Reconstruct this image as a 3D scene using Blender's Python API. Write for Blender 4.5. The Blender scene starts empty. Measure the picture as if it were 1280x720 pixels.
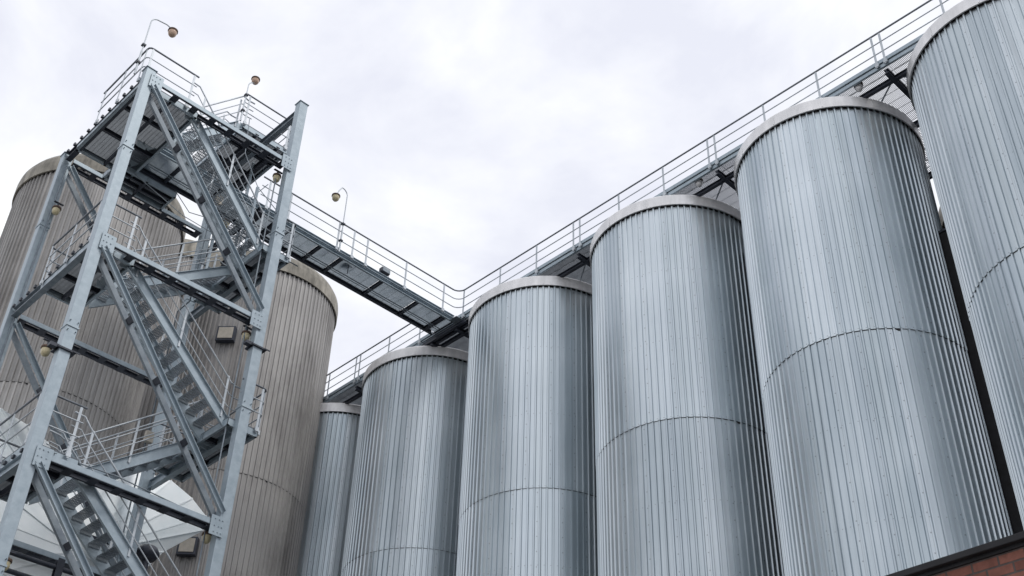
import bpy, math, random
from math import pi, sin, cos, radians, sqrt, atan2, hypot
from mathutils import Vector, Matrix, noise
random.seed(7)
S = bpy.context.scene
COL = S.collection
ZO = 1.6          # eye height: every height below is measured from the eye

# ------------------------------------------------------------------ camera
F_PX, PITCH, ROLL, YAW = 1496.17, radians(37.638), radians(1.905), radians(43.2655)
Fv = Vector((sin(YAW)*cos(PITCH), cos(YAW)*cos(PITCH), sin(PITCH)))
R0 = Vector((cos(YAW), -sin(YAW), 0)); U0 = R0.cross(Fv)
Rv = cos(ROLL)*R0 + sin(ROLL)*U0; Uv = -sin(ROLL)*R0 + cos(ROLL)*U0
cd = bpy.data.cameras.new('camera'); cam = bpy.data.objects.new('camera', cd); COL.objects.link(cam)
cd.sensor_width = 36; cd.lens = F_PX/1280*36; cd.clip_start = .1; cd.clip_end = 3000
M = Matrix.Identity(4)
for i in range(3):
    M[i][0] = Rv[i]; M[i][1] = Uv[i]; M[i][2] = -Fv[i]
M[2][3] = ZO
cam.matrix_world = M
S.camera = cam

# ------------------------------------------------------------------ sky and light
SUN_EL, SUN_AZ = radians(52), radians(172)      # azimuth clockwise from +Y
w = bpy.data.worlds.new('World'); S.world = w; w.use_nodes = True
nt = w.node_tree; nt.nodes.clear()
def N(nt, t, **k):
    n = nt.nodes.new(t)
    for a, b in k.items(): setattr(n, a, b)
    return n
out = N(nt, 'ShaderNodeOutputWorld'); bg = N(nt, 'ShaderNodeBackground'); bg.inputs['Strength'].default_value = .1
sky = N(nt, 'ShaderNodeTexSky', sky_type='NISHITA'); sky.sun_disc = False
sky.sun_elevation = SUN_EL; sky.sun_rotation = SUN_AZ
tc = N(nt, 'ShaderNodeTexCoord'); mp = N(nt, 'ShaderNodeMapping'); mp.inputs['Scale'].default_value = (1, 1, 1.6)
mp.inputs['Location'].default_value = (3.1, 1.7, .4)
n1 = N(nt, 'ShaderNodeTexNoise'); n1.inputs['Scale'].default_value = 4.0; n1.inputs['Detail'].default_value = 6; n1.inputs['Roughness'].default_value = .55
n1.inputs['Distortion'].default_value = .3
cr = N(nt, 'ShaderNodeValToRGB')
cr.color_ramp.elements[0].position = .38; cr.color_ramp.elements[0].color = (8.8, 9.0, 10.0, 1)
cr.color_ramp.elements[1].position = .62; cr.color_ramp.elements[1].color = (11.7, 11.9, 11.8, 1)
e = cr.color_ramp.elements.new(.5); e.color = (10.1, 10.25, 10.9, 1)
mx = N(nt, 'ShaderNodeMix', data_type='RGBA'); mx.inputs[0].default_value = .94
L = nt.links.new
L(tc.outputs['Generated'], mp.inputs['Vector']); L(mp.outputs[0], n1.inputs['Vector']); L(n1.outputs['Fac'], cr.inputs[0])
L(sky.outputs[0], mx.inputs[6]); L(cr.outputs[0], mx.inputs[7]); L(mx.outputs[2], bg.inputs[0]); L(bg.outputs[0], out.inputs[0])
sd = bpy.data.lights.new('sun', 'SUN'); so = bpy.data.objects.new('sun', sd); COL.objects.link(so)
sd.energy = 1.0; sd.angle = radians(14); sd.color = (1, .96, .9)
sdir = Vector((sin(SUN_AZ)*cos(SUN_EL), cos(SUN_AZ)*cos(SUN_EL), sin(SUN_EL)))
so.rotation_euler = sdir.to_track_quat('Z', 'Y').to_euler(); so.location = (0, -20, 60)
S.view_settings.view_transform = 'Standard'; S.view_settings.look = 'None'
S.view_settings.exposure = 0; S.view_settings.gamma = 1; S.view_settings.use_curve_mapping = False

# ------------------------------------------------------------------ materials
def base_mat(name, metal=0., rough=.5):
    m = bpy.data.materials.new(name); m.use_nodes = True
    b = m.node_tree.nodes['Principled BSDF']
    b.inputs['Metallic'].default_value = metal; b.inputs['Roughness'].default_value = rough
    return m, m.node_tree, b
def ramp(nt, p0, c0, p1, c1):
    r = N(nt, 'ShaderNodeValToRGB')
    r.color_ramp.elements[0].position = p0; r.color_ramp.elements[0].color = (*c0, 1)
    r.color_ramp.elements[1].position = p1; r.color_ramp.elements[1].color = (*c1, 1)
    return r
def noisy(name, c0, c1, scale=6, metal=0., rough=.5, stretch=(1, 1, 1), rr=.12, bump=0.):
    m, nt, b = base_mat(name, metal, rough); L = nt.links.new
    tc = N(nt, 'ShaderNodeTexCoord'); mp = N(nt, 'ShaderNodeMapping'); mp.inputs['Scale'].default_value = stretch
    n = N(nt, 'ShaderNodeTexNoise'); n.inputs['Scale'].default_value = scale; n.inputs['Detail'].default_value = 6; n.inputs['Roughness'].default_value = .62
    r = ramp(nt, .32, c0, .68, c1)
    L(tc.outputs['Object'], mp.inputs['Vector']); L(mp.outputs[0], n.inputs['Vector']); L(n.outputs['Fac'], r.inputs[0])
    L(r.outputs[0], b.inputs['Base Color'])
    q = N(nt, 'ShaderNodeMapRange'); q.inputs['To Min'].default_value = rough-rr; q.inputs['To Max'].default_value = rough+rr
    L(n.outputs['Fac'], q.inputs['Value']); L(q.outputs[0], b.inputs['Roughness'])
    if bump:
        bn = N(nt, 'ShaderNodeBump'); bn.inputs['Strength'].default_value = bump; bn.inputs['Distance'].default_value = .02
        L(n.outputs['Fac'], bn.inputs['Height']); L(bn.outputs[0], b.inputs['Normal'])
    return m
def cladding(name, c0, c1, nrib, metal, rough, sheet=4, dirt=None, dirt_amt=.0, spec=.5, dots=.5):
    """corrugated sheet: every sheet a slightly different tone, vertical streaks, screw rows, rain dirt"""
    m, nt, b = base_mat(name, metal, rough); L = nt.links.new
    def mth(op, a, bb=None, c=None):
        n = N(nt, 'ShaderNodeMath', operation=op)
        for i, v in enumerate((a, bb, c)):
            if v is None: continue
            if isinstance(v, (int, float)): n.inputs[i].default_value = v
            else: L(v, n.inputs[i])
        return n.outputs[0]
    tc = N(nt, 'ShaderNodeTexCoord'); sp = N(nt, 'ShaderNodeSeparateXYZ'); L(tc.outputs['Object'], sp.inputs[0])
    ang = mth('ARCTAN2', sp.outputs[1], sp.outputs[0]); a = mth('MULTIPLY', mth('ADD', ang, pi), nrib/(2*pi))   # 0..nrib
    oi = N(nt, 'ShaderNodeObjectInfo')
    a = mth('ADD', a, mth('MULTIPLY', mth('FLOOR', mth('MULTIPLY', oi.outputs['Random'], 7)), 1.0))
    sh = mth('FLOOR', mth('DIVIDE', a, sheet))
    zi = mth('FLOOR', mth('DIVIDE', sp.outputs[2], 6.7))
    wn = N(nt, 'ShaderNodeTexWhiteNoise', noise_dimensions='3D'); cb = N(nt, 'ShaderNodeCombineXYZ')
    L(sh, cb.inputs[0]); L(oi.outputs['Random'], cb.inputs[2]); L(cb.outputs[0], wn.inputs['Vector'])
    mp = N(nt, 'ShaderNodeMapping'); mp.inputs['Scale'].default_value = (3.2, 3.2, .16)
    n = N(nt, 'ShaderNodeTexNoise'); n.inputs['Scale'].default_value = 1.6; n.inputs['Detail'].default_value = 6; n.inputs['Roughness'].default_value = .65
    L(tc.outputs['Object'], mp.inputs[0]); L(mp.outputs[0], n.inputs['Vector'])
    n2 = N(nt, 'ShaderNodeTexNoise'); n2.inputs['Scale'].default_value = .55; n2.inputs['Detail'].default_value = 5
    L(tc.outputs['Object'], n2.inputs['Vector'])
    t = mth('ADD', mth('MULTIPLY', wn.outputs['Value'], .38), mth('ADD', mth('MULTIPLY', n.outputs['Fac'], .42), mth('MULTIPLY', n2.outputs['Fac'], .38)))
    r = ramp(nt, .28, c0, .88, c1); L(t, r.inputs[0]); col = r.outputs[0]
    if dirt:
        dn = N(nt, 'ShaderNodeTexNoise'); dn.inputs['Scale'].default_value = .5; dn.inputs['Detail'].default_value = 7; dn.inputs['Roughness'].default_value = .7
        dm = N(nt, 'ShaderNodeMapping'); dm.inputs['Scale'].default_value = (1.5, 1.5, .5); L(tc.outputs['Object'], dm.inputs[0]); L(dm.outputs[0], dn.inputs['Vector'])
        dr = ramp(nt, .46, (0, 0, 0), .74, (1, 1, 1)); L(dn.outputs['Fac'], dr.inputs[0])
        mxx = N(nt, 'ShaderNodeMix', data_type='RGBA'); L(mth('MULTIPLY', dr.outputs[0], dirt_amt), mxx.inputs[0]); L(col, mxx.inputs[6]); mxx.inputs[7].default_value = (*dirt, 1); col = mxx.outputs[2]
    # rain runs: narrow stains that start at the cap and at the seam and fade out downwards
    sm = N(nt, 'ShaderNodeMapping'); sm.inputs['Scale'].default_value = (9, 9, .12); sn = N(nt, 'ShaderNodeTexNoise'); sn.inputs['Scale'].default_value = 1.0; sn.inputs['Detail'].default_value = 3
    L(tc.outputs['Object'], sm.inputs[0]); L(sm.outputs[0], sn.inputs['Vector'])
    sr = ramp(nt, .56, (0, 0, 0), .74, (1, 1, 1)); L(sn.outputs['Fac'], sr.inputs[0])
    ms = N(nt, 'ShaderNodeMix', data_type='RGBA'); L(mth('MULTIPLY', sr.outputs[0], .32), ms.inputs[0]); L(col, ms.inputs[6]); ms.inputs[7].default_value = (*[q*.55 for q in c0], 1); col = ms.outputs[2]
    mo = N(nt, 'ShaderNodeMix', data_type='RGBA', blend_type='MULTIPLY'); mo.inputs[0].default_value = 1
    vv_ = mth('ADD', mth('MULTIPLY', oi.outputs['Random'], .14), .90); cc_ = N(nt, 'ShaderNodeCombineXYZ'); L(vv_, cc_.inputs[0]); L(vv_, cc_.inputs[1]); L(vv_, cc_.inputs[2])
    L(col, mo.inputs[6]); L(cc_.outputs[0], mo.inputs[7]); col = mo.outputs[2]
    # screws: dark dots on the sheet laps
    fu = mth('ABSOLUTE', mth('SUBTRACT', mth('MULTIPLY', mth('FRACT', mth('DIVIDE', a, sheet)), sheet), .32))
    fv = mth('ABSOLUTE', mth('SUBTRACT', mth('MULTIPLY', mth('FRACT', mth('DIVIDE', sp.outputs[2], .42)), .42), .21))
    d = mth('ADD', mth('POWER', mth('MULTIPLY', fu, .17), 2), mth('POWER', fv, 2))
    dot = mth('LESS_THAN', d, .017**2)
    fu2 = mth('ABSOLUTE', mth('SUBTRACT', mth('FRACT', a), .5)); fv2 = mth('ABSOLUTE', mth('SUBTRACT', mth('MULTIPLY', mth('FRACT', mth('DIVIDE', sp.outputs[2], 2.24)), 2.24), 1.1))
    d2 = mth('ADD', mth('POWER', mth('MULTIPLY', fu2, .17), 2), mth('POWER', fv2, 2)); dot2 = mth('LESS_THAN', d2, .012**2)
    # lap lines: a dark hairline where a sheet ends
    lap = mth('LESS_THAN', mth('ABSOLUTE', mth('SUBTRACT', mth('FRACT', mth('DIVIDE', a, sheet)), .105)), .012)
    dd = mth('MAXIMUM', mth('MAXIMUM', dot, dot2), mth('MULTIPLY', lap, .45))
    mz = N(nt, 'ShaderNodeMix', data_type='RGBA'); L(mth('MULTIPLY', dd, dots), mz.inputs[0]); L(col, mz.inputs[6]); mz.inputs[7].default_value = (.08, .08, .09, 1)
    L(mz.outputs[2], b.inputs['Base Color'])
    q = N(nt, 'ShaderNodeMapRange'); q.inputs['To Min'].default_value = rough-.08; q.inputs['To Max'].default_value = rough+.12
    L(t, q.inputs['Value']); L(q.outputs[0], b.inputs['Roughness'])
    bn = N(nt, 'ShaderNodeBump'); bn.inputs['Strength'].default_value = .35; bn.inputs['Distance'].default_value = .03
    L(n2.outputs['Fac'], bn.inputs['Height']); L(bn.outputs[0], b.inputs['Normal'])
    b.inputs['Specular IOR Level'].default_value = spec
    return m
MT = {}
MT['clad'] = cladding('bright_sheet', (.36, .42, .46), (.67, .725, .765), 88, .9, .33)
MT['dull'] = cladding('weathered_sheet', (.285, .278, .275), (.50, .485, .472), 100, .25, .55, 5, (.08, .07, .065), .6, .4, .12)
MT['cap'] = noisy('cap_sheet', (.68, .68, .69), (.90, .89, .90), 3.5, .35, .38, (1, 1, .25))
MT['dullcap'] = noisy('weathered_cap', (.13, .12, .10), (.44, .41, .35), 3.0, 0, .6, (1, 1, .3))
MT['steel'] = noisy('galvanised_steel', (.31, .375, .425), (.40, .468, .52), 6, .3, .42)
MT['steeldk'] = noisy('weathered_steel', (.16, .19, .225), (.28, .32, .355), 4, .35, .5)  # darker tone of the grey steel
MT['rail'] = noisy('galvanised_tube', (.42, .46, .50), (.58, .62, .66), 4, .3, .42)
MT['handrail'] = noisy('handrail_tube', (.12, .135, .155), (.22, .24, .27), 4, .4, .45)
MT['grate'] = noisy('grating_steel', (.25, .30, .34), (.37, .42, .47), 3, .4, .5)
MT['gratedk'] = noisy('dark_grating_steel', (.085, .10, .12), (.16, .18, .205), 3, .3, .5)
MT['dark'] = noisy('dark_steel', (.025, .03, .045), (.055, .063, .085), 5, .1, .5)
MT['black'] = noisy('black_sealant', (.012, .012, .014), (.03, .03, .035), 5, 0, .8)  # seals and roof edge; also the painted shade at eaves and tank gaps
MT['white'] = noisy('bright_aluminium', (.84, .90, .92), (.94, .97, .98), 1.3, .35, .32)
MT['globe'] = noisy('cream_glass', (.52, .45, .28), (.66, .58, .38), 8, 0, .22)
MT['globe_p'] = noisy('peach_glass', (.50, .33, .24), (.62, .45, .34), 8, 0, .22)
MT['rust'] = noisy('rusty_metal', (.05, .035, .03), (.16, .10, .07), 20, .2, .7)
MT['beigebox'] = noisy('beige_sheet', (.36, .33, .28), (.48, .44, .38), 5, 0, .5)
MT['ground'] = noisy('yard_concrete', (.13, .13, .125), (.21, .205, .195), .6, 0, .9, bump=.3)

def brick_mat():
    m, nt, b = base_mat('red_brick', 0, .85); L = nt.links.new
    tc = N(nt, 'ShaderNodeTexCoord'); sp = N(nt, 'ShaderNodeSeparateXYZ'); cb = N(nt, 'ShaderNodeCombineXYZ')
    ad = N(nt, 'ShaderNodeMath', operation='ADD')
    L(tc.outputs['Object'], sp.inputs[0]); L(sp.outputs[0], ad.inputs[0]); L(sp.outputs[1], ad.inputs[1]); L(ad.outputs[0], cb.inputs[0]); L(sp.outputs[2], cb.inputs[1])
    bt = N(nt, 'ShaderNodeTexBrick'); bt.inputs['Scale'].default_value = 1; bt.inputs['Brick Width'].default_value = .19; bt.inputs['Row Height'].default_value = .074
    bt.inputs['Mortar Size'].default_value = .008; bt.inputs['Mortar Smooth'].default_value = .3; bt.inputs['Bias'].default_value = 0
    bt.inputs['Color1'].default_value = (.15, .055, .042, 1); bt.inputs['Color2'].default_value = (.27, .11, .08, 1); bt.inputs['Mortar'].default_value = (.10, .08, .075, 1)
    L(cb.outputs[0], bt.inputs['Vector'])
    n = N(nt, 'ShaderNodeTexNoise'); n.inputs['Scale'].default_value = 14; n.inputs['Detail'].default_value = 8; L(tc.outputs['Object'], n.inputs['Vector'])
    mx = N(nt, 'ShaderNodeMix', data_type='RGBA', blend_type='MULTIPLY'); mx.inputs[0].default_value = .8
    r = ramp(nt, .3, (.6, .58, .56), .7, (1.15, 1.1, 1.1)); L(n.outputs['Fac'], r.inputs[0])
    L(bt.outputs['Color'], mx.inputs[6]); L(r.outputs[0], mx.inputs[7]); L(mx.outputs[2], b.inputs['Base Color'])
    bn = N(nt, 'ShaderNodeBump'); bn.inputs['Strength'].default_value = .7; bn.inputs['Distance'].default_value = .008; bn.invert = True
    L(bt.outputs['Fac'], bn.inputs['Height']); L(bn.outputs[0], b.inputs['Normal'])
    return m
MT['brick'] = brick_mat()

# ------------------------------------------------------------------ builders
class MB:
    def __init__(s): s.v = []; s.f = []; s.sm = []
    def add(s, vs, fs, smooth=False):
        o = len(s.v); s.v += [tuple(x) for x in vs]; s.f += [tuple(i+o for i in f) for f in fs]; s.sm += [smooth]*len(fs)
    def box(s, x0, x1, y0, y1, z0, z1):
        s.add([(x, y, z) for x in (x0, x1) for y in (y0, y1) for z in (z0, z1)],
              [(0, 1, 3, 2), (4, 6, 7, 5), (0, 4, 5, 1), (2, 3, 7, 6), (0, 2, 6, 4), (1, 5, 7, 3)])
    def prism(s, sec, a, b, up=(0, 0, 1), smooth=False):
        """sweep a closed 2-D section (side, up) from a to b"""
        a = Vector(a); b = Vector(b); d = (b-a).normalized(); u = Vector(up); sd = d.cross(u)
        if sd.length < 1e-4: sd = d.cross(Vector((0, 1, 0)))
        sd.normalize(); u = sd.cross(d).normalized(); n = len(sec)
        vs = [p+sd*q[0]+u*q[1] for p in (a, b) for q in sec]
        s.add(vs, [(i, (i+1) % n, n+(i+1) % n, n+i) for i in range(n)]+[tuple(range(n))[::-1], tuple(range(n, 2*n))], smooth)
    def bar(s, a, b, w, h, up=(0, 0, 1)):
        s.prism([(-w/2, -h/2), (w/2, -h/2), (w/2, h/2), (-w/2, h/2)], a, b, up)
    def channel(s, a, b, w, h, t=.014, side=1, up=(0, 0, 1)):
        """C section: web on the far side, flanges pointing to +side"""
        k = side
        s.prism([(0, -h/2), (k*w, -h/2), (k*w, -h/2+t), (k*t, -h/2+t), (k*t, h/2-t), (k*w, h/2-t), (k*w, h/2), (0, h/2)], a, b, up)
    def hsec(s, a, b, w, h, t=.018, up=(0, 0, 1)):
        x, y = w/2, h/2; u = t/2
        s.prism([(-x, -y), (x, -y), (x, -y+t), (u, -y+t), (u, y-t), (x, y-t), (x, y), (-x, y), (-x, y-t), (-u, y-t), (-u, -y+t), (-x, -y+t)], a, b, up)
    def tube(s, pts, r, n=8, cap=True):
        pts = [Vector(p) for p in pts]; m = len(pts)
        T = []
        for i in range(m):
            t = (pts[min(i+1, m-1)]-pts[max(i-1, 0)]); T.append(t.normalized())
        u = T[0].orthogonal().normalized(); vs = []
        for i in range(m):
            u = (u-T[i]*u.dot(T[i])).normalized(); v = T[i].cross(u)
            vs += [pts[i]+(u*cos(2*pi*k/n)+v*sin(2*pi*k/n))*r for k in range(n)]
        fs = [(i*n+k, i*n+(k+1) % n, (i+1)*n+(k+1) % n, (i+1)*n+k) for i in range(m-1) for k in range(n)]
        s.add(vs, fs, True)
        if cap: s.add(vs[:n], [tuple(range(n))[::-1]]); s.add(vs[-n:], [tuple(range(n))])
    def lathe(s, prof, c, n=32, axis='z', smooth=True, a0=0):
        """profile (r, h) around an axis through c"""
        vs = []
        for r, h in prof:
            for k in range(n):
                a = a0+2*pi*k/n; p, q = r*cos(a), r*sin(a)
                vs.append((c[0]+p, c[1]+q, c[2]+h) if axis == 'z' else ((c[0]+h, c[1]+p, c[2]+q) if axis == 'x' else (c[0]+p, c[1]+h, c[2]+q)))
        m = len(prof)
        s.add(vs, [(i*n+k, i*n+(k+1) % n, (i+1)*n+(k+1) % n, (i+1)*n+k) for i in range(m-1) for k in range(n)], smooth)
    def build(s, name, mat, parent=None, bevel=0, loc=None):
        if loc is None: loc = parent_loc(parent) if parent else Vector((0, 0, 0))
        loc = Vector(loc)
        me = bpy.data.meshes.new(name)
        me.from_pydata([(x-loc.x, y-loc.y, z-loc.z) for x, y, z in s.v], [], s.f)
        me.polygons.foreach_set('use_smooth', s.sm)
        me.materials.append(MT[mat] if isinstance(mat, str) else mat); me.update()
        import bmesh
        bm = bmesh.new(); bm.from_mesh(me); bmesh.ops.recalc_face_normals(bm, faces=bm.faces); bm.to_mesh(me); bm.free()
        o = bpy.data.objects.new(name, me); COL.objects.link(o)
        if parent: o.parent = parent; o['off'] = 0; del o['off']
        else: o.location = (loc.x, loc.y, loc.z+ZO)
        if parent: LOCS[o.name] = loc
        if bevel:
            b = o.modifiers.new('bevel', 'BEVEL'); b.width = bevel; b.segments = 2; b.limit_method = 'ANGLE'; b.angle_limit = radians(40)
        return o
LOCS = {}
def parent_loc(p): return LOCS[p.name]
def thing(name, loc, label, cat, group=None, rotz=0):
    o = bpy.data.objects.new(name, None); COL.objects.link(o); o.empty_display_size = .3
    o.location = (loc[0], loc[1], loc[2]+ZO); o.rotation_euler.z = rotz; LOCS[o.name] = Vector(loc)
    o['label'] = label; o['category'] = cat
    if group: o['group'] = group
    return o
def tag(o, label, cat, group=None):
    o['label'] = label; o['category'] = cat
    if group: o['group'] = group
    return o
def copy_tree(o, par=None):
    c = o.copy(); COL.objects.link(c)
    if par: c.parent = par
    for ch in list(o.children): copy_tree(ch, c)
    return c

# ------------------------------------------------------------------ ground
g = MB(); g.add([(-700, -700, -ZO), (700, -700, -ZO), (700, 700, -ZO), (-700, 700, -ZO)], [(0, 1, 2, 3)])
g.build('ground', 'ground')['kind'] = 'structure'

# ------------------------------------------------------------------ tanks
def corrugated(R, n, z0, z1, depth, prof, seed=0):
    """trapezoid ribs round a cylinder; prof = fractions of the pitch: pan, slope, top"""
    mb = MB(); vs = []; pan, sl, top = prof
    cyc = [(0, 0), (pan, 0), (pan+sl, depth), (pan+sl+top, depth)]
    ring = []
    rnd = random.Random(seed)
    for k in range(n):
        for f, d in cyc:
            ring.append((2*pi*(k+f)/n, R+d))
    m = len(ring); nz = max(2, int((z1-z0)/.9)); off = Vector((seed*7.3, R*3, 0))
    # the sheets are thin: every few ribs sit a little proud or askew, and the faces are never quite flat
    for j in range(nz+1):
        z = z0+(z1-z0)*j/nz
        for i, (a, r) in enumerate(ring):
            sh = (i//16)
            dr = .005*noise.noise(Vector((cos(a)*R*.9, sin(a)*R*.9, z*.32))+off)+.004*noise.noise(Vector((sh*3.7, z*.15, seed)))
            da = .0012*noise.noise(Vector((i//4*2.1, z*.25, seed*3.1)))
            vs.append(((r+dr)*cos(a+da), (r+dr)*sin(a+da), z))
    fs = [(j*m+i, j*m+(i+1) % m, (j+1)*m+(i+1) % m, (j+1)*m+i) for j in range(nz) for i in range(m)]
    mb.add(vs, fs)
    return mb
def make_tank(R, n, zr, zseam, depth, prof, cm, capm, cap_prof, label, group, name='storage_tank', band=.006):
    t = thing(name, (0, 0, -ZO), label, 'storage tank', group)
    z0 = .12-ZO
    corrugated(R-.012, n, z0, zseam+.12, depth, prof, 1).build('lower_cladding', cm, t)
    corrugated(R, n, zseam, zr+.06, depth, prof, 2).build('upper_cladding', cm, t)
    s = MB(); rs = random.Random(n); th = .3; ring = []; m_ = n*2
    for k in range(m_):                                  # uneven mastic line under the lapped edge
        th = min(1.6, max(.15, th+rs.uniform(-.35, .35)))
        ring.append(band*th+(.05 if k in (17, 18, 101, 133) else 0))
    vs = []
    for rr, hh in ((R-.03, 1), (R+depth*.10, 1), (R+depth*.10, 0), (R-.03, 0)):
        vs += [(rr*cos(2*pi*k/m_), rr*sin(2*pi*k/m_), zseam+.002-(ring[k] if hh else 0)) for k in range(m_)]
    s.add(vs, [(i*m_+k, i*m_+(k+1) % m_, (i+1)*m_+(k+1) % m_, (i+1)*m_+k) for i in range(3) for k in range(m_)])
    s.build('seam_seal', 'black', t)
    c = MB(); c.lathe([(r+R, h+zr) for r, h in cap_prof], (0, 0, 0), 96, 'z', False)
    cp = c.build('roof_cap', capm, t)
    for k in range(12):                                  # standing laps of the cap ring
        q = MB(); a = 2*pi*(k+.3)/12; r = R+cap_prof[1][0]+.004
        p = Vector((r*cos(a), r*sin(a), zr+.01)); q.bar(p, p+Vector((0, 0, .27)), .035, .008, up=(cos(a), sin(a), 0))
        q.build('cap_lap', capm, cp)
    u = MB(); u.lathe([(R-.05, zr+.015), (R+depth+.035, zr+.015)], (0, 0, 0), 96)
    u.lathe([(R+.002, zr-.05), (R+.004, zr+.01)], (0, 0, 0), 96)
    u.build('eaves_shadow_gap', 'black', t)  # black rings paint the shade below the cap overhang
    b = MB(); b.lathe([(R-.1, -ZO), (R+.15, -ZO), (R+.15, .12-ZO), (R-.1, .12-ZO)], (0, 0, 0), 64)
    b.build('base_plinth', 'beigebox', t)
    return t
CAP_T = [(.05, -.02), (.085, -.02), (.088, .30), (.07, .335), (.03, .35), (-.08, .36), (-2.2, .55), (-2.34, .56)]
PROF_T = (.62, .09, .20)
T_LAB = ['bright ribbed steel tank, nearest and largest, at right edge of photo',
         'bright ribbed steel tank, second largest, its foot cut by the brick wall coping',
         'bright ribbed steel tank, third from the right, left of the second largest tank',
         'bright ribbed steel tank right of where the two catwalks meet',
         'bright ribbed steel tank whose cap sits just under the catwalk junction',
         'bright ribbed steel tank, smallest and farthest, half hidden behind the brown tank']
GT = 'bright steel tanks in a row under the catwalk'
proto = make_tank(2.353, 88, 21.85, 15.12, .032, PROF_T, 'clad', 'cap', CAP_T, T_LAB[0], GT)
tx = [(21.72, 5.86), (21.70, 11.05), (21.72, 16.28), (21.73, 21.47), (21.74, 26.78), (21.76, 31.80)]
for i, (x, y) in enumerate(tx):
    o = proto if i == 0 else copy_tree(proto)
    o.location = (x, y, 0); o['label'] = T_LAB[i]; o.rotation_euler.z = i*.37
# second row behind: one tank seen, the rest added to darken gaps
CAP_L = [(.06, -.03), (.11, -.03), (.115, .36), (.09, .55), (.0, .72), (-.15, .84), (-.45, .94), (-2.2, 1.15), (-2.3, 1.16)]
PROF_L = (.50, .10, .30)
GB = 'weathered tanks of the second row'
rear = make_tank(2.353, 84, 22.0, 14.9, .045, PROF_L, 'dull', 'dullcap', CAP_L, 'weathered brown tank glimpsed through the dark gap between the two largest bright tanks', None)
rear.location = (27.3, 8.13, 0)
for y, lb in ((12.95, 'weathered brown tank in the dark gap behind the second and third largest bright tanks'),
              (17.8, 'weathered brown tank hidden in the dark gap behind the third and fourth bright tanks'),
              (22.7, 'weathered brown tank hidden in the dark gap behind the bright tanks at the catwalk junction'),
              (27.6, 'weathered brown tank hidden in the dark gap behind the two smallest bright tanks')):
    q = copy_tree(rear); q.location = (27.3, y, 0); q.rotation_euler.z = y; q['label'] = lb
# the two tall weathered tanks behind the stair tower
lt = make_tank(2.70, 100, 26.0, 17.95, .045, PROF_L, 'dull', 'dullcap', CAP_L,
               'large weathered brown ribbed tank behind the stair tower at left edge', 'weathered brown tanks behind the stair tower', band=.015)
lt.location = (11.04, 32.17, 0)
rt = copy_tree(lt); rt.location = (17.75, 32.45, 0); rt.rotation_euler.z = .5; rt.scale = (1.018, 1.018, 1.003)
bk = copy_tree(lt); bk.location = (17.6, 39.2, 0); bk.scale = (1, 1, 1.16); bk.rotation_euler.z = 1.1
bk['label'] = 'weathered brown tank in the dark gap between the two tanks behind the stair tower'
rt['label'] = 'weathered brown ribbed tank right of the stair tower, under the crossing catwalk'

# black sheets added in place of the deep shade between neighbouring tanks of the row
SHADE_LAB = ['dark sheet closing the gap between the two largest bright tanks', 'dark sheet closing the gap between the second and third largest bright tanks',
       'dark sheet closing the gap right of the bright tank at the catwalk junction', 'dark sheet closing the gap below the catwalk junction',
       'dark sheet closing the gap beside the smallest bright tank']
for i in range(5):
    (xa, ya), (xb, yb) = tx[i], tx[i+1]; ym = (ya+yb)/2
    t = thing('infill_panel', (21.95, ym, -ZO), SHADE_LAB[i], 'infill panel', 'dark sheets between the bright tanks')
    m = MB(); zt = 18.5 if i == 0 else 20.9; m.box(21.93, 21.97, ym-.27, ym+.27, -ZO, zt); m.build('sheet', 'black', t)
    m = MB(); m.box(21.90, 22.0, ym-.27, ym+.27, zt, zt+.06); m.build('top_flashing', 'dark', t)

# ------------------------------------------------------------------ rails, gratings
RH = (1.1, .74, .40)
RC = (.87, .54, .20)      # heights over the catwalk decks
def railing(path, name, parent, zs=RH, r=(.024, .017, .017), mat='rail'):
    """three tubes along a path of deck-level points; top rail is its own part"""
    a = MB(); a.tube([(x, y, z+zs[0]) for x, y, z in path], r[0], 8); a.build('handrail', 'handrail', parent)
    for h, rr in zip(zs[1:], r[1:]):
        b = MB(); b.tube([(x, y, z+h) for x, y, z in path], rr, 6); b.build('knee_rail', mat, parent)
def posts(pts, parent, along, h=1.09, low=-.12, mat='rail', w=.055, t=.016):
    for p in pts:
        b = MB(); p = Vector(p); d = Vector(along)
        b.bar(p+Vector((0, 0, low)), p+Vector((0, 0, h)), w, t, up=(-d.y, d.x, 0))
        f = Vector((-d.y, d.x, 0))
        b.bar(p+Vector((0, 0, low+.03))-f*.01, p+Vector((0, 0, low+.14))-f*.01, .10, .05, up=f)
        b.build('post', mat, parent)
def arc(c, r, a0, a1, n=6):
    return [(c[0]+r*cos(a0+(a1-a0)*i/n), c[1]+r*sin(a0+(a1-a0)*i/n)) for i in range(n+1)]
def grating(x0, x1, y0, y1, z, parent, pitch=.034, name='grating', mat='grate', t=.004, h=.032, rod=.3):
    g = MB(); n = int((y1-y0)/pitch)
    for i in range(n+1):
        y = y0+.005+i*(y1-y0-.01)/n; g.box(x0, x1, y-t/2, y+t/2, z-h, z)
    m = max(2, int((x1-x0)/rod))
    for j in range(m+1):
        x = x0+.01+j*(x1-x0-.02)/m; g.box(x-.004, x+.004, y0, y1, z-.009, z+.0012)
    g.build(name, mat, parent)

ZD = 22.63
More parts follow.
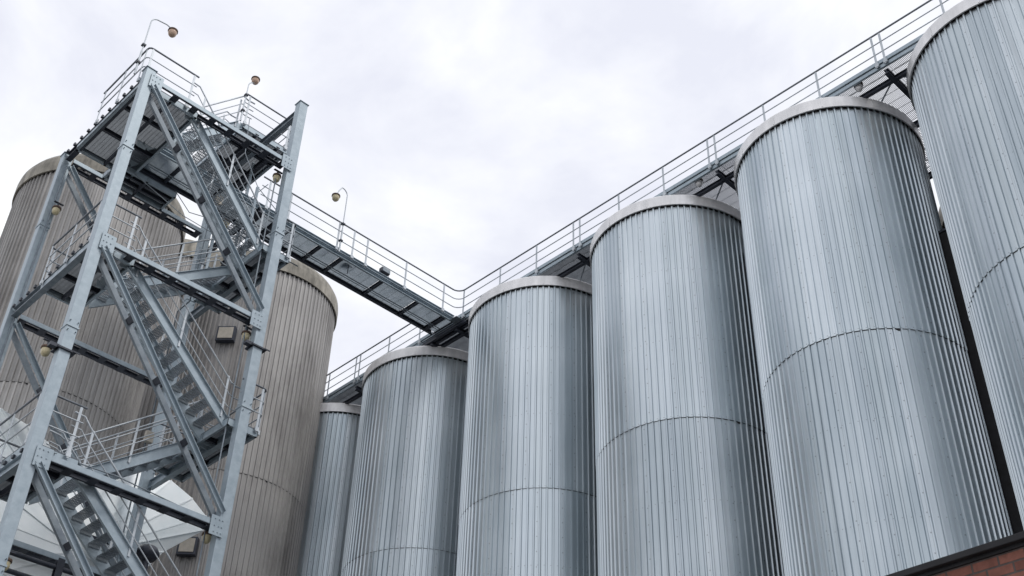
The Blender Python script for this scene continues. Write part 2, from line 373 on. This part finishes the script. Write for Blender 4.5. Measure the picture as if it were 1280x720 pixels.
# --- long catwalk over the row of tanks
rw = thing('catwalk', (19.9, 20, ZD), 'long grey steel catwalk with railing running above the row of bright tanks', 'catwalk')
Y0, Y1, X0, X1 = .5, 36.2, 19.93, 24.35
mods = [Y0]+[y for y in (3.05, 8.2, 13.35, 18.45, 23.75, 28.85, 34.0)]+[Y1]
for y0, y1 in zip(mods[:-1], mods[1:]):
    grating(X0+.07, 20.44, y0+.01, y1-.01, ZD, rw, mat='gratedk', h=.042)
    grating(20.445, 22.3, y0+.01, y1-.01, ZD, rw, pitch=.036, mat='gratedk', h=.040)
    grating(22.4, X1-.07, y0+.03, y1-.03, ZD, rw, pitch=.04, mat='gratedk')
def seg_beam(mb, x, z, w, h, side=1): 
    mb.channel((x, Y0, z), (x, Y1, z), w, h, .014, side)
b = MB(); b.channel((X0, Y0, ZD-.055), (X0, 23.72, ZD-.055), .06, .11, .012, 1); b.channel((X0, 24.9, ZD-.055), (X0, Y1, ZD-.055), .06, .11, .012, 1); b.build('edge_channel', 'steel', rw)
b = MB(); b.channel((X0+.03, Y0, ZD-.19), (X0+.03, Y1, ZD-.19), .06, .11, .012, 1); b.build('girder', 'steel', rw)
b = MB(); b.bar((X0+.07, Y0, ZD-.122), (X0+.07, Y1, ZD-.122), .05, .02); b.build('packing_strip', 'dark', rw)
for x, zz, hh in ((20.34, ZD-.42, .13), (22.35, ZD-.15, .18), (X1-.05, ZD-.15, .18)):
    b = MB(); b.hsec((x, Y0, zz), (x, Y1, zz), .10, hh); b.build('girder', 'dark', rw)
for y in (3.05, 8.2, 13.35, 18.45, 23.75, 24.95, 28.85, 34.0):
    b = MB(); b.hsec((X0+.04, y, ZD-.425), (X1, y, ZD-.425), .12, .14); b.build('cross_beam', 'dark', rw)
for x in (19.98, 20.15):                                 # trimmers and plate where the crossing catwalk lands
    b = MB(); b.hsec((x, 23.3, ZD-.30), (x, 25.4, ZD-.30), .09, .2); b.build('trimmer', 'dark', rw)
b = MB(); b.box(19.7, 20.3, 23.46, 23.80, ZD-.24, ZD-.225); b.build('gusset_plate', 'steeldk', rw)
for y in (5.6, 10.8, 15.9, 21.1, 26.3, 31.4):
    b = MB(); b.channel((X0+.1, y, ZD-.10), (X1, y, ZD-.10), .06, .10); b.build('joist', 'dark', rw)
for ya, yb in ((3.2, 8.1), (8.3, 13.2), (13.5, 18.4), (18.6, 23.6), (25, 28.7)):
    b = MB(); b.bar((20.5, ya, ZD-.24), (24.2, yb, ZD-.24), .03, .03); b.build('wind_brace', 'steeldk', rw)
    b = MB(); b.bar((20.5, yb, ZD-.30), (24.2, ya, ZD-.30), .03, .03); b.build('wind_brace', 'steeldk', rw)
# tops of supports: short stools standing on the tank roofs
for (x, y) in tx:
    for dx in (-1.25, .9):
        b = MB(); b.hsec((x+dx, y, 21.9), (x+dx, y, ZD-.50), .14, .14, up=(0, 1, 0)); b.build('stool', 'dark', rw)
xr = X0-.03
c = arc((xr-.28, 23.62-.28), .28, 0, pi/2, 6)
near = [(xr, Y0, ZD), (xr, 23.2, ZD)]
railing([(xr, Y0, ZD), (xr, 12, ZD), (xr, 23.34, ZD)]+[(x, y, ZD) for x, y in c[1:]], 'r', rw, RC)
railing([(xr, 24.95, ZD), (xr, 30, ZD), (xr, Y1, ZD)], 'r', rw, RC)
posts([(xr, y, ZD) for y in (1.3, 3.0, 3.22, 4.8, 6.47, 8.13, 8.36, 9.99, 11.65, 13.28, 13.52, 15.1, 16.76, 18.3, 18.56, 20.1, 21.7, 23.38, 25.5, 27.12, 28.70, 28.92, 30.45, 32.1, 33.9, 34.12)], rw, (0, 1, 0), .86, -.24)
railing([(X1, Y0, ZD), (X1, 20, ZD), (X1, Y1, ZD)], 'r', rw, RC)
posts([(X1, y+.8, ZD) for y in range(1, 35, 2)], rw, (0, 1, 0), .86, -.2)

# --- crossing catwalk from the stair tower to the long one
cw = thing('catwalk', (15, 24.2, ZD), 'grey steel crossing catwalk from the stair tower to the long catwalk', 'catwalk')
YN, YF = 23.84, 24.86
CX = [8.6, 9.9, 11.2, 12.6, 14.65, 15.45, 17.0, 18.45, 19.55, 20.0]
for x0, x1 in zip(CX[:-1], CX[1:]):
    grating(x0+.02, x1-.02, YN+.03, YF-.03, ZD-.02, cw, pitch=.03)
    b = MB(); b.hsec((x1, YN+.02, ZD-.14), (x1, YF, ZD-.14), .12 if x1 > 19 else .08, .12); b.build('cross_beam', 'dark', cw)
b = MB(); b.channel((8.6, YN-.05, ZD-.055), (19.86, YN-.05, ZD-.055), .06, .11, .012, 1); b.build('edge_channel', 'steel', cw)
b = MB(); b.channel((8.6, YN-.02, ZD-.18), (19.86, YN-.02, ZD-.18), .06, .11, .012, 1); b.build('girder', 'steel', cw)
b = MB(); b.channel((8.6, YF, ZD-.10), (19.86, YF, ZD-.10), .08, .22, .012, 1); b.build('girder', 'dark', cw)
b = MB(); b.tube([(8.6, YN+.5, ZD-.26), (19.8, YN+.5, ZD-.26)], .02, 6); b.tube([(8.6, YN+.58, ZD-.27), (19.8, YN+.58, ZD-.27)], .014, 6); b.build('conduit', 'steeldk', cw)
b = MB()
for k in range(24):
    x = 15.0+k*.19; b.box(x, x+.03, YF+.08, YF+.11, ZD-.02, ZD+.05)
b.build('clip', 'dark', cw)
yr = 23.62
railing([(12.25, yr, ZD), (16, yr, ZD), (c[-1][0], yr, ZD)], 'r', cw, RC)
posts([(x, yr, ZD) for x in (12.5, 13.25, 15.03, 15.6, 16.12, 17.67, 19.25)], cw, (1, 0, 0), .86, -.24)
yf = YF+.03
railing([(10.5, yf, ZD), (15, yf, ZD), (18.75, yf, ZD), (18.9, yf, ZD-.04), (18.97, yf, ZD-.22)], 'r', cw, (.87, .45), r=(.024, .017))
posts([(x, yf, ZD) for x in (11, 12.7, 14.5, 16.3, 18.1)], cw, (1, 0, 0), .86, -.1)

# ------------------------------------------------------------------ stair tower
tw = thing('stair_tower', (9.7, 23.7, -ZO), 'tall open grey steel stair tower with zigzag flights and diagonal braces', 'stair tower')
AX, BX, NY, FY = 7.48, 11.9, 21.6, 25.8
LW = .26
def leg(x, y, top, tw=tw):
    b = MB(); b.bar((x, y, -ZO), (x, y, top), LW, LW-.02, up=(0, 1, 0))
    o = b.build('leg', 'steel', tw, bevel=.012)
    p = MB(); p.box(x-.155, x+.155, y-.145, y+.145, top, top+.015); p.box(x-.26, x+.26, y-.26, y+.26, -ZO, -ZO+.03)
    p.build('end_plate', 'steel', o)
    for z in (19.9, 14.6, 9.2, 4.0):                     # bolted splices
        if z > top: continue
        sp = MB()
        sp.box(x-LW/2-.014, x+LW/2+.014, y-LW/2-.010, y+LW/2+.010, z-.02, z+.02)
        for dx in (-.09, .09):
            for dz in (-.12, .12):
                sp.lathe([(.014, -.02), (.014, 0), (0.001, 0)], (x+dx, y-LW/2-.0, z+dz), 6, 'y', False)
        sp.build('splice', 'steel', o)
    return o
legs = {'A': leg(AX, NY, 22.62), 'B': leg(BX, NY, 24.72), 'C': leg(AX, FY, 22.45), 'D': leg(BX, FY, 24.72)}
def battened(p, q, inward, h=.12, gap=.22, fl=.06):
    """two channels, open between, with battens across"""
    p = Vector(p); q = Vector(q); inw = Vector(inward); d = (q-p).normalized(); ln = (q-p).length
    a = MB(); a.bar(p, q, .012, h); top = Vector((0, 0, h/2))
    a.bar(p+inw*fl/2+top, q+inw*fl/2+top, fl, .012); a.bar(p+inw*fl/2-top, q+inw*fl/2-top, fl, .012)
    o = a.build('beam', 'steel', tw)
    b = MB(); i2 = inw*(fl*2+gap); b.bar(p+i2, q+i2, .012, h)
    b.bar(p+i2-inw*fl/2+top, q+i2-inw*fl/2+top, fl, .012); b.bar(p+i2-inw*fl/2-top, q+i2-inw*fl/2-top, fl, .012)
    b.build('rear_channel', 'dark', o)
    n = max(2, int(ln/.55)); cen = inw*(fl+gap/2)-top-Vector((0, 0, .014))
    for i in range(n+1):
        c = MB(); m = p+d*(.1+(ln-.2)*i/n); c.bar(m-d*.09+cen, m+d*.09+cen, gap+fl*2-.02, .014); c.build('batten', 'dark', o)
    c = MB(); c.bar(p+inw*.03-top-Vector((0, 0, .010)), q+inw*.03-top-Vector((0, 0, .010)), .05, .008); c.build('bottom_flange', 'dark', o)  # dark strip puts the shade of the beam's underside into colour
    return o
for z in (22.33, 17.08, 11.58, 6.3, 1.1):
    battened((AX+.16, NY-.12, z), (BX-.16, NY-.12, z), (0, 1, 0))
    battened((AX+.16, FY-.12, z), (BX-.16, FY-.12, z), (0, 1, 0))
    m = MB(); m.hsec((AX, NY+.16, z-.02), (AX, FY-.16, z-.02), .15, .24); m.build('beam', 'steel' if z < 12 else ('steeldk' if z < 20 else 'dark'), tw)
    for x, k in ((AX, 1), (BX, -1)):                     # gusset plates with bolts at the near posts
        m = MB()
        m.box(min(x+k*.02, x+k*.36), max(x+k*.02, x+k*.36), NY-.150-.014, NY-.150, z-.30, z+.15)
        for dx in (.08, .16, .26):
            for dz in (-.22, -.08, .08):
                m.lathe([(.016, -.018), (.016, 0)], (x+k*dx, NY-.164, z+dz), 6, 'y', False)
                m.lathe([(.0005, -.018), (.016, -.018)], (x+k*dx, NY-.164, z+dz), 6, 'y', False)
        m.build('gusset', 'steel', tw)
for z in (24.7, 19.38, 14.18, 8.9, 3.7):
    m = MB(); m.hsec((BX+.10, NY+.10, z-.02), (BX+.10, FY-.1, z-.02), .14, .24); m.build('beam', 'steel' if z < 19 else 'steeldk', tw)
for z in (22.33, 17.08, 11.58):
    for k in range(11):
        y = NY+.25+k*.37; m = MB(); m.box(AX-.12, AX-.07, y, y+.09, z+.10, z+.17); m.build('clip', 'dark', tw)
def brace(y, z0, z1, dy):
    a = Vector((AX+.12, y, z0)); b = Vector((BX-.12, y, z1)); d = (b-a).normalized()
    m = MB(); m.channel(a, b, .08, .14, .012, 1, up=(0, 0, 1)); o = m.build('brace', 'steel', tw)
    k = MB(); off = Vector((0, dy, 0)); k.channel(a+off, b+off, .08, .13, .012, -1); k.build('rear_channel', 'steeldk', o)
    for f in (.27, .5, .73):
        g = MB(); p = a.lerp(b, f)+off/2; g.bar(p-d*.07, p+d*.07, dy, .10); g.build('batten', 'dark', o)
for y in (NY-.13, FY-.10):
    brace(y, 22.1, 17.35, .26); brace(y, 16.85, 11.85, .26); brace(y, 11.35, 6.55, .26); brace(y, 6.1, 1.3, .26)

def flight(x0, z0, x1, z1, ya, yb):
    """one stair flight between landings: stringers, treads, railings on both sides"""
    f = bpy.data.objects.new('stair_flight', None); COL.objects.link(f); f.parent = tw; LOCS[f.name] = LOCS[tw.name]
    d = Vector((x1-x0, 0, z1-z0)); n = max(6, round(abs(z1-z0)/.215)); s = 1 if x1 > x0 else -1
    for y, k in ((ya, -1), (yb, 1)):
        m = MB(); m.channel((x0, y, z0-.10), (x1, y, z1-.10), .07, .26, .012, -k*s if True else 1); 
        m.bar((x0-.25*s, y-.0, z0-.10), (x0+.02*s, y, z0-.10), .012, .24)
        m.bar((x1-.02*s, y-.0, z1-.10), (x1+.25*s, y, z1-.10), .012, .24)
        m.build('stringer', 'steel', f)
    for i in range(1, n):
        q = i/n; x = x0+(x1-x0)*q; z = z0+(z1-z0)*q
        m = MB(); y0, y1 = ya+.02, yb-.02
        for j in range(8): m.box(x-.12+.034*j, x-.12+.034*j+.005, y0, y1, z-.03, z)
        for j in range(10): yy = y0+(y1-y0)*j/9; m.box(x-.12, x+.125, yy-.003, yy+.003, z-.026, z+.001)
        m.box(x-.13, x+.13, ya+.012, ya+.02, z-.09, z+.002); m.box(x-.13, x+.13, yb-.02, yb-.012, z-.09, z+.002)
        m.build('tread', 'steeldk', f)
    for y in (ya-.03, yb+.03):
        for h, r, mt, nm in ((1.0, .022, 'rail', 'handrail'), (.68, .015, 'rail', 'knee_rail'), (.36, .015, 'rail', 'knee_rail')):
            m = MB(); m.tube([(x0-.3*s, y, z0+h+.08), (x0-.06*s, y, z0+h+.06), (x0+.1*s, y, z0+h-.06+(z1-z0)*.02), (x1-.1*s, y, z1+h+.03), (x1+.06*s, y, z1+h-.02), (x1+.3*s, y, z1+h)], r, 6)
            m.build(nm, mt, f)
        for q in (.06, .5, .94):
            x = x0+(x1-x0)*q; z = z0+(z1-z0)*q; m = MB(); m.bar((x, y, z-.12), (x, y, z+1.0), .05, .018, up=(0, 1, 0)); m.build('post', 'rail', f)
    return f
FA, FB, BA, BB = 21.92, 22.82, 23.02, 23.92
LL = [22.38, 17.15, 11.9, 6.65]; RLv = [19.5, 14.3, 9.1]
LX, RX = 8.5, 11.7
for l, r in zip(LL, RLv): flight(9.05 if l > 20 else LX, l, RX, r, FA, FB)                     # near flights go down to the right
for l, r in ((17.15, 19.5), (11.9, 14.3), (6.65, 9.1)): flight(LX, l, RX, r, BA, BB)   # rear flights go up to the right
flight(LX+.2, 22.38, 11.2, 25.0, 23.72, 24.55)
def landing(x0, x1, y0, y1, z, edges, rails, nm='landing'):
    f = bpy.data.objects.new(nm, None); COL.objects.link(f); f.parent = tw; LOCS[f.name] = LOCS[tw.name]
    g = MB(); t = .004; n = int((y1-y0)/.034)
    for i in range(n+1): y = y0+(y1-y0)*i/n; g.box(x0, x1, y-t/2, y+t/2, z-.032, z)
    for i in range(int((x1-x0)/.1)+1): x = x0+i*.1; g.box(x-.004, x+.004, y0, y1, z-.009, z+.001)
    g.build('grating', 'gratedk', f)
    m = MB(); h = .2
    m.channel((x0, y0, z-.1), (x1, y0, z-.1), .06, h, .012, -1); m.channel((x0, y1, z-.1), (x1, y1, z-.1), .06, h, .012, 1)
    m.channel((x0, y0, z-.1), (x0, y1, z-.1), .06, h, .012, 1); m.channel((x1, y0, z-.1), (x1, y1, z-.1), .06, h, .012, -1)
    m.build('frame', 'steel', f)
    k = MB(); 
    for q in (.33, .66): yy = y0+(y1-y0)*q; k.channel((x0, yy, z-.11), (x1, yy, z-.11), .06, .14)
    xm = (x0+x1)/2; k.channel((xm, y0, z-.13), (xm, y1, z-.13), .06, .14); k.build('joist', 'dark', f)
    for path in rails:
        pts = [(x, y, z) for x, y in path]
        # round the corners
        out = [pts[0]]
        for i in range(1, len(pts)-1):
            a, b, c = Vector(pts[i-1]), Vector(pts[i]), Vector(pts[i+1]); u = (a-b).normalized()*.13; v = (c-b).normalized()*.13
            for q in (0, .33, .66, 1): out.append(tuple((b+u).lerp(b, q).lerp(b.lerp(b+v, q), q)))
        out.append(pts[-1])
        railing(out, 'r', f)
        for i in range(len(pts)-1):
            a, b = Vector(pts[i]), Vector(pts[i+1]); ln = (b-a).length
            if ln < .3: continue
            m = max(1, round(ln/1.2)); d = (b-a).normalized()
            posts([tuple(a+d*(.12+(ln-.24)*j/m)) for j in range(m+1)], f, d)
    return f
for z in LL[1:]:
    landing(7.42, LX, 21.72, 24.2, z, None, [[(8.33, 21.62), (7.36, 21.62), (7.36, 24.2), (8.45, 24.2)]])
landing(7.42, 9.05, 21.72, 25.1, 22.38, None, [[(8.80, 21.66), (7.32, 21.66), (7.32, 24.0)]])
landing(8.45, 10.3, 24.72, 25.5, 22.30, None, [])
for z in RLv:
    landing(RX-.1, 12.42, 21.68, 24.9, z, None, [[(11.75, 21.64), (12.46, 21.64), (12.46, 23.4)], [(12.46, 24.9), (11.5, 24.9)]])
landing(11.25, 12.85, 23.62, 26.2, 25.0, None, [[(11.15, 23.60), (12.85, 23.60), (12.85, 25.9)]])
for x in (11.75, 12.5):                                  # bearers under the upper right landing
    m = MB(); m.hsec((x, NY+2.0, 24.74), (x, 27.2, 24.74), .12, .22); m.build('bearer', 'dark', tw)
for x in (12.35, 13.0):
    m = MB(); m.hsec((x, 23.6, ZD-.35), (x, 26.6, ZD-.35), .12, .18); m.build('bearer', 'dark', tw)
# conduits and cable runs climbing the tower
m = MB(); m.tube([(BX-.25, NY+.2, 3), (BX-.25, NY+.2, 22)], .018, 6); m.tube([(AX+.02, FY-.18, 3), (AX+.02, FY-.18, 22)], .018, 6)
m.tube([(8.7, 24.6, 22.1), (10.4, 24.2, 21.2), (11.4, 23.8, 20.8), (11.6, 23.2, 19.7)], .012, 6); m.build('conduit', 'steeldk', tw)
for (x, y, z) in ((AX, NY, 14.0), (BX, NY, 16.3)):
    m = MB(); m.box(x-.19, x+.22, y-.17, y+.17, z-.02, z+.02); m.box(x-.34, x-.15, y-.12, y+.02, z-.02, z+.06); m.box(x+.15, x+.3, y-.19, y-.17, z-.015, z+.015)
    m.build('clamp', 'dark', tw)

for pts, r in (([(BX-.4, FY-.3, 8), (BX-.4, FY-.3, 19.2), (BX-.4, 24.9, 19.25), (BX-.4, 24.9, 22.2), (14.6, 24.9, 22.25)], .02),
               ([(AX+.2, NY+.16, 11.8), (9.4, NY+.18, 11.9), (BX-.2, NY+.2, 11.75)], .014),
               ([(AX+.2, NY+.30, 17.25), (9.6, NY+.30, 17.2), (BX-.2, NY+.28, 17.25), (BX-.2, NY+.28, 21.9)], .014),
               ([(10.2, 24.6, 22.2), (10.6, 24.3, 21.5), (11.0, 23.9, 21.3), (11.5, 23.6, 21.6), (12.2, 23.2, 22.9)], .012),
               ([(11.3, 23.4, 25), (11.35, 23.3, 23.6), (11.8, 23.0, 22.4), (12.3, 22.6, 21.6), (12.4, 22.2, 20.6)], .012)):
    m = MB(); m.tube(pts, r, 6); m.build('cable', 'steeldk', tw)
for x, y, z in ((BX-.4, FY-.42, 15.2), (11.2, 23.95, 22.1)):
    m = MB(); m.box(x-.11, x+.11, y-.06, y+.06, z-.15, z+.15); m.build('junction_box', 'beigebox', tw, bevel=.01)
for a, b in (((11.75, 22.9, 19.5), (11.75, 22.9, 22.3)), ((12.44, 24.85, 19.5), (12.44, 24.85, 25.0)), ((11.72, 24.85, 19.5), (11.72, 24.85, 22.2))):
    m = MB(); m.bar(a, b, .07, .07, up=(0, 1, 0)); m.build('hanger', 'steel', tw)

# ------------------------------------------------------------------ lamps
def bulkhead(p, label, mat='globe', g='round bulkhead lamps on the steelwork'):
    t = thing('bulkhead_lamp', p, label, 'lamp', g)
    m = MB(); m.lathe([(.001, .10), (.045, .10), (.055, .06), (.115, .05), (.12, .0), (.10, -.01)], p, 20); m.build('cap', 'rust', t)
    m = MB(); m.lathe([(.098, -.005), (.10, -.05), (.092, -.11), (.07, -.155), (.035, -.18), (.001, -.185)], p, 20); m.build('globe', mat, t)
    m = MB(); m.bar(Vector(p)+Vector((0, 0, .09)), Vector(p)+Vector((.0, 0, .22)), .04, .04); m.bar(Vector(p)+Vector((-.12, 0, .21)), Vector(p)+Vector((.14, .0, .21)), .06, .02); m.build('bracket', 'dark', t)
    return t
for p, lb in (((7.57, 25.5, 20.42), 'round cream lamp on the rear left post of the stair tower'),
              ((11.70, 21.85, 21.98), 'round cream lamp under the top front beam, at the right post of the stair tower'),
              ((11.72, 21.85, 16.76), 'round cream lamp under the middle front beam at the right post of the stair tower'),
              ((11.74, 21.85, 11.42), 'round cream lamp under the lower front beam at the right post of the stair tower'),
              ((7.30, 22.1, 14.22), 'round cream lamp beside the clamp on the near left post of the stair tower'),
              ((11.44, 23.7, 21.3), 'round cream lamp hanging amid the stairs near the top of the stair tower'),
              ((7.76, 22.0, 9.50), 'round cream lamp in the bottom left corner of the photo')):
    bulkhead(p, lb)
for p, lb in (((20.16, 14.1, 22.47), 'small white lamp under the long catwalk, left of the second largest tank'),
              ((20.16, 9.05, 22.47), 'small white lamp under the long catwalk, beside the nearest tank')):
    t = bulkhead(p, lb, 'cap', 'small lamps under the long catwalk')
def gooseneck(base, h, reach, dirv, drop, label, mat):
    t = thing('gooseneck_lamp', base, label, 'lamp', 'gooseneck lamps on the railings')
    b = Vector(base); d = Vector(dirv).normalized(); r = .22; pts = [b, b+Vector((0, 0, h-r))]
    for i in range(1, 7):
        a = pi/2*i/6; pts.append(b+Vector((0, 0, h-r))+Vector((0, 0, r*sin(a)))+d*(r-r*cos(a)))
    end = b+d*reach+Vector((0, 0, h-drop)); pts += [pts[-1].lerp(end, .5)+Vector((0, 0, .04)), end]
    m = MB(); m.tube(pts, .017, 8); m.tube([b+Vector((0, 0, -.1)), b+Vector((0, 0, .75))], .027, 8); m.build('pole', 'rail', t)
    m = MB()
    for z in (.3, .95): m.box(b.x-.05, b.x+.05, b.y-.05, b.y+.05, b.z+z, b.z+z+.05)
    m.build('clamp', 'dark', t)
    e = end
    m = MB(); m.lathe([(.001, .06), (.04, .055), (.06, .02), (.13, -.02), (.135, -.06), (.12, -.065)], e, 20); m.build('lamp_shade', 'rust', t)
    m = MB(); m.lathe([(.112, -.06), (.115, -.11), (.10, -.18), (.065, -.225), (.001, -.24)], e, 20); m.build('globe', mat, t)
gooseneck((7.14, 21.62, 22.38), 2.1, .62, (1, 0, 0), .02, 'gooseneck lamp with peach globe above the top left corner of the stair tower', 'globe_p')
gooseneck((11.10, 23.55, 25.0), 1.62, .18, (1, .0, 0), -.22, 'gooseneck lamp with peach globe on the upper right landing of the stair tower', 'globe_p')
gooseneck((15.10, 23.56, 22.45), 2.32, .40, (-1, 0, 0), .42, 'gooseneck lamp with cream globe on the railing of the crossing catwalk', 'globe')
def flood(p, label, s=1, name='floodlight', cat='floodlight'):
    t = thing(name, p, label, cat)
    x, y, z = p; m = MB(); m.box(x-.17*s, x+.17*s, y-.09, y+.09, z-.08, z+.1*s); m.build('housing', 'dark', t, bevel=.025)
    m = MB(); m.box(x-.14*s, x+.14*s, y-.1, y-.088, z-.06, z+.08*s); m.build('glass', 'steeldk', t)
    m = MB(); m.tube([(x-.18*s, y, z-.2), (x-.18*s, y, z), (x+.18*s, y, z), (x+.18*s, y, z-.2)], .012, 6); m.tube([(x, y, z-.5), (x, y, z-.1)], .014, 6); m.build('bracket', 'dark', t)
flood((17.62, 24.68, 23.65), 'dark floodlight on the far handrail of the crossing catwalk')
flood((15.85, 24.1, 22.75), 'small brownish junction box on the deck of the crossing catwalk by the gooseneck lamp', .7, 'junction_box', 'box')
# boxes on the right weathered tank
for (x, y, z), w_, lb in (((15.62, 30.48, 23.0), .62, 'pale rectangular panel fixed high on the brown tank behind the stair tower'),
                       ((15.74, 30.33, 15.3), .56, 'pale rectangular panel fixed low on the brown tank behind the stair tower')):
    n_ = Vector((x-17.75, y-32.45, 0)).normalized(); a = atan2(n_.y, n_.x)
    t = thing('wall_panel', (x, y, z), lb, 'panel', 'pale panels on the brown tank', rotz=a); t.rotation_euler.z = 0
    cc = Vector((x, y, z)); sd_ = Vector((-n_.y, n_.x, 0))
    m = MB(); m.prism([(-w_/2, -.28), (w_/2, -.28), (w_/2, .28), (-w_/2, .28)], cc-n_*.1, cc+n_*.10); m.build('frame', 'dark', t)
    m = MB(); m.prism([(-w_/2+.06, -.22), (w_/2-.06, -.22), (w_/2-.06, .22), (-w_/2+.06, .22)], cc+n_*.10, cc+n_*.13); m.build('door', 'beigebox', t, bevel=.01)

# ------------------------------------------------------------------ pale fanned metal hood behind the tower foot
hd = thing('segmented_hood', (11, 27.5, -ZO), 'large pale glossy metal hood of fanned sheets behind the foot of the stair tower', 'hood')
rim = [(7.3, 10.0), (5.2, 10.3), (4.6, 12.5), (5.4, 14.3), (6.8, 15.0), (7.6, 15.12), (8.2, 15.06), (8.9, 14.93), (9.5, 14.7), (9.85, 14.3), (10.5, 14.5), (11.3, 14.72), (12.3, 14.95), (12.95, 15.0), (13.65, 14.75), (14.15, 14.42), (14.2, 14.05), (13.17, 13.05), (12.5, 12.0), (12.1, 10.0)]
ap = Vector((10.9, 26.22, 12.1)); YR = 26.6
for i in range(len(rim)):
    p, q = rim[i], rim[(i+1) % len(rim)]
    m = MB(); a_ = Vector((p[0], YR, p[1])); b_ = Vector((q[0], YR, q[1])); lift = Vector((0, -.012*(i % 2), 0)); th = Vector((0, .03, 0))
    m.add([ap+lift, a_+lift, b_+lift, ap+lift+th, a_+lift+th, b_+lift+th], [(0, 1, 2), (3, 5, 4), (0, 3, 4, 1), (1, 4, 5, 2), (2, 5, 3, 0)])
    m.add([(p[0], YR, p[1]), (q[0], YR, q[1]), (q[0], 28.7, q[1]), (p[0], 28.7, p[1])], [(0, 1, 2, 3)])
    m.build('sheet', 'white', hd)
    if i < 20:
        m = MB(); m.bar(ap+Vector((0, -.02, 0)), a_+Vector((0, -.02, 0)), .035, .012, up=(0, -1, 0)); m.build('lap_strip', 'white', hd)
m = MB(); m.add([(x, 28.7, z) for x, z in rim], [tuple(range(len(rim)))]); m.build('back_plate', 'steel', hd)
m = MB(); m.lathe([(.001, -.03), (.05, -.03), (.06, 0)], (9.45, 26.42, 12.25), 16, 'y'); m.build('cap_screw', 'dark', hd)
for x in (6.4, 11.6):
    m = MB(); m.hsec((x, 27.6, -ZO), (x, 27.6, 10.4), .2, .2, up=(0, 1, 0)); m.build('leg', 'steeldk', hd)
# pipe rack low on the left with a valve
r_ = thing('pipe_rack', (8.4, 24.9, -ZO), 'dark pipes on a bracket at the bottom left behind the stairs', 'pipes')
m = MB(); m.tube([(4.5, 24.9, 10.95), (10.6, 24.9, 11.0)], .055, 10); m.tube([(4.5, 24.9, 10.55), (10.6, 24.9, 10.6)], .055, 10); m.build('pipe', 'dark', r_)
m = MB(); m.hsec((9.95, 24.9, -ZO), (9.95, 24.9, 11.2), .16, .16, up=(0, 1, 0)); m.build('support_post', 'dark', r_)
m = MB(); m.hsec((6.3, 24.9, -ZO), (6.3, 24.9, 11.2), .16, .16, up=(0, 1, 0)); m.build('support_post', 'dark', r_)
vv = thing('valve', (12.45, 26.1, 12.6), 'dark round valve body beside the lower stairs in front of the pale vessel', 'valve')
m = MB(); m.lathe([(.001, -.2), (.2, -.16), (.3, -.03), (.3, .03), (.22, .16), (.001, .2)], (12.45, 25.98, 12.55), 24); m.build('body', 'dark', vv)
m = MB(); m.tube([(12.45, 25.98, 12.6), (12.45, 25.98, -ZO)], .09, 12); m.tube([(12.45, 25.98, 12.5), (10.4, 25.98, 12.45)], .05, 10); m.build('pipe', 'dark', vv)

# far rail behind the left tank
fr = thing('catwalk', (5.2, 33, 22.4), 'sliver of a far catwalk railing at the left edge behind the large brown tank', 'catwalk')
m = MB(); m.box(7.3, 8.3, 31.2, 45, 24.2, 24.4); 
fx = 8.55
railing([(fx, 36.0, 26.0), (fx, 40, 26.0), (fx, 52, 26.0)], 'r', fr)
posts([(fx, y, 26.0) for y in (36.4, 38.2, 40, 42, 44, 46)], fr, (0, 1, 0))
m = MB(); m.channel((fx, 36, 25.85), (fx, 52, 25.85), .07, .2, .012, 1); m.build('girder', 'steel', fr)
grating(fx+.05, fx+1, 36, 52, 25.95, fr, pitch=.06)

# ------------------------------------------------------------------ brick building at the lower right
bb = thing('brick_building', (9, 2, -ZO), 'low red brick building with dark roof edge at the bottom right corner', 'building')
m = MB(); m.box(7.5, 15.5, -6, 12, -ZO, 3.585); m.build('wall', 'brick', bb)
m = MB(); m.box(7.44, 15.56, -6.06, 12.06, 3.612, 3.662); m.build('coping', 'black', bb, bevel=.006)
m = MB(); m.box(7.485, 15.5, -6.0, 12.0, 3.586, 3.611); m.build('roof_deck', 'black', bb)
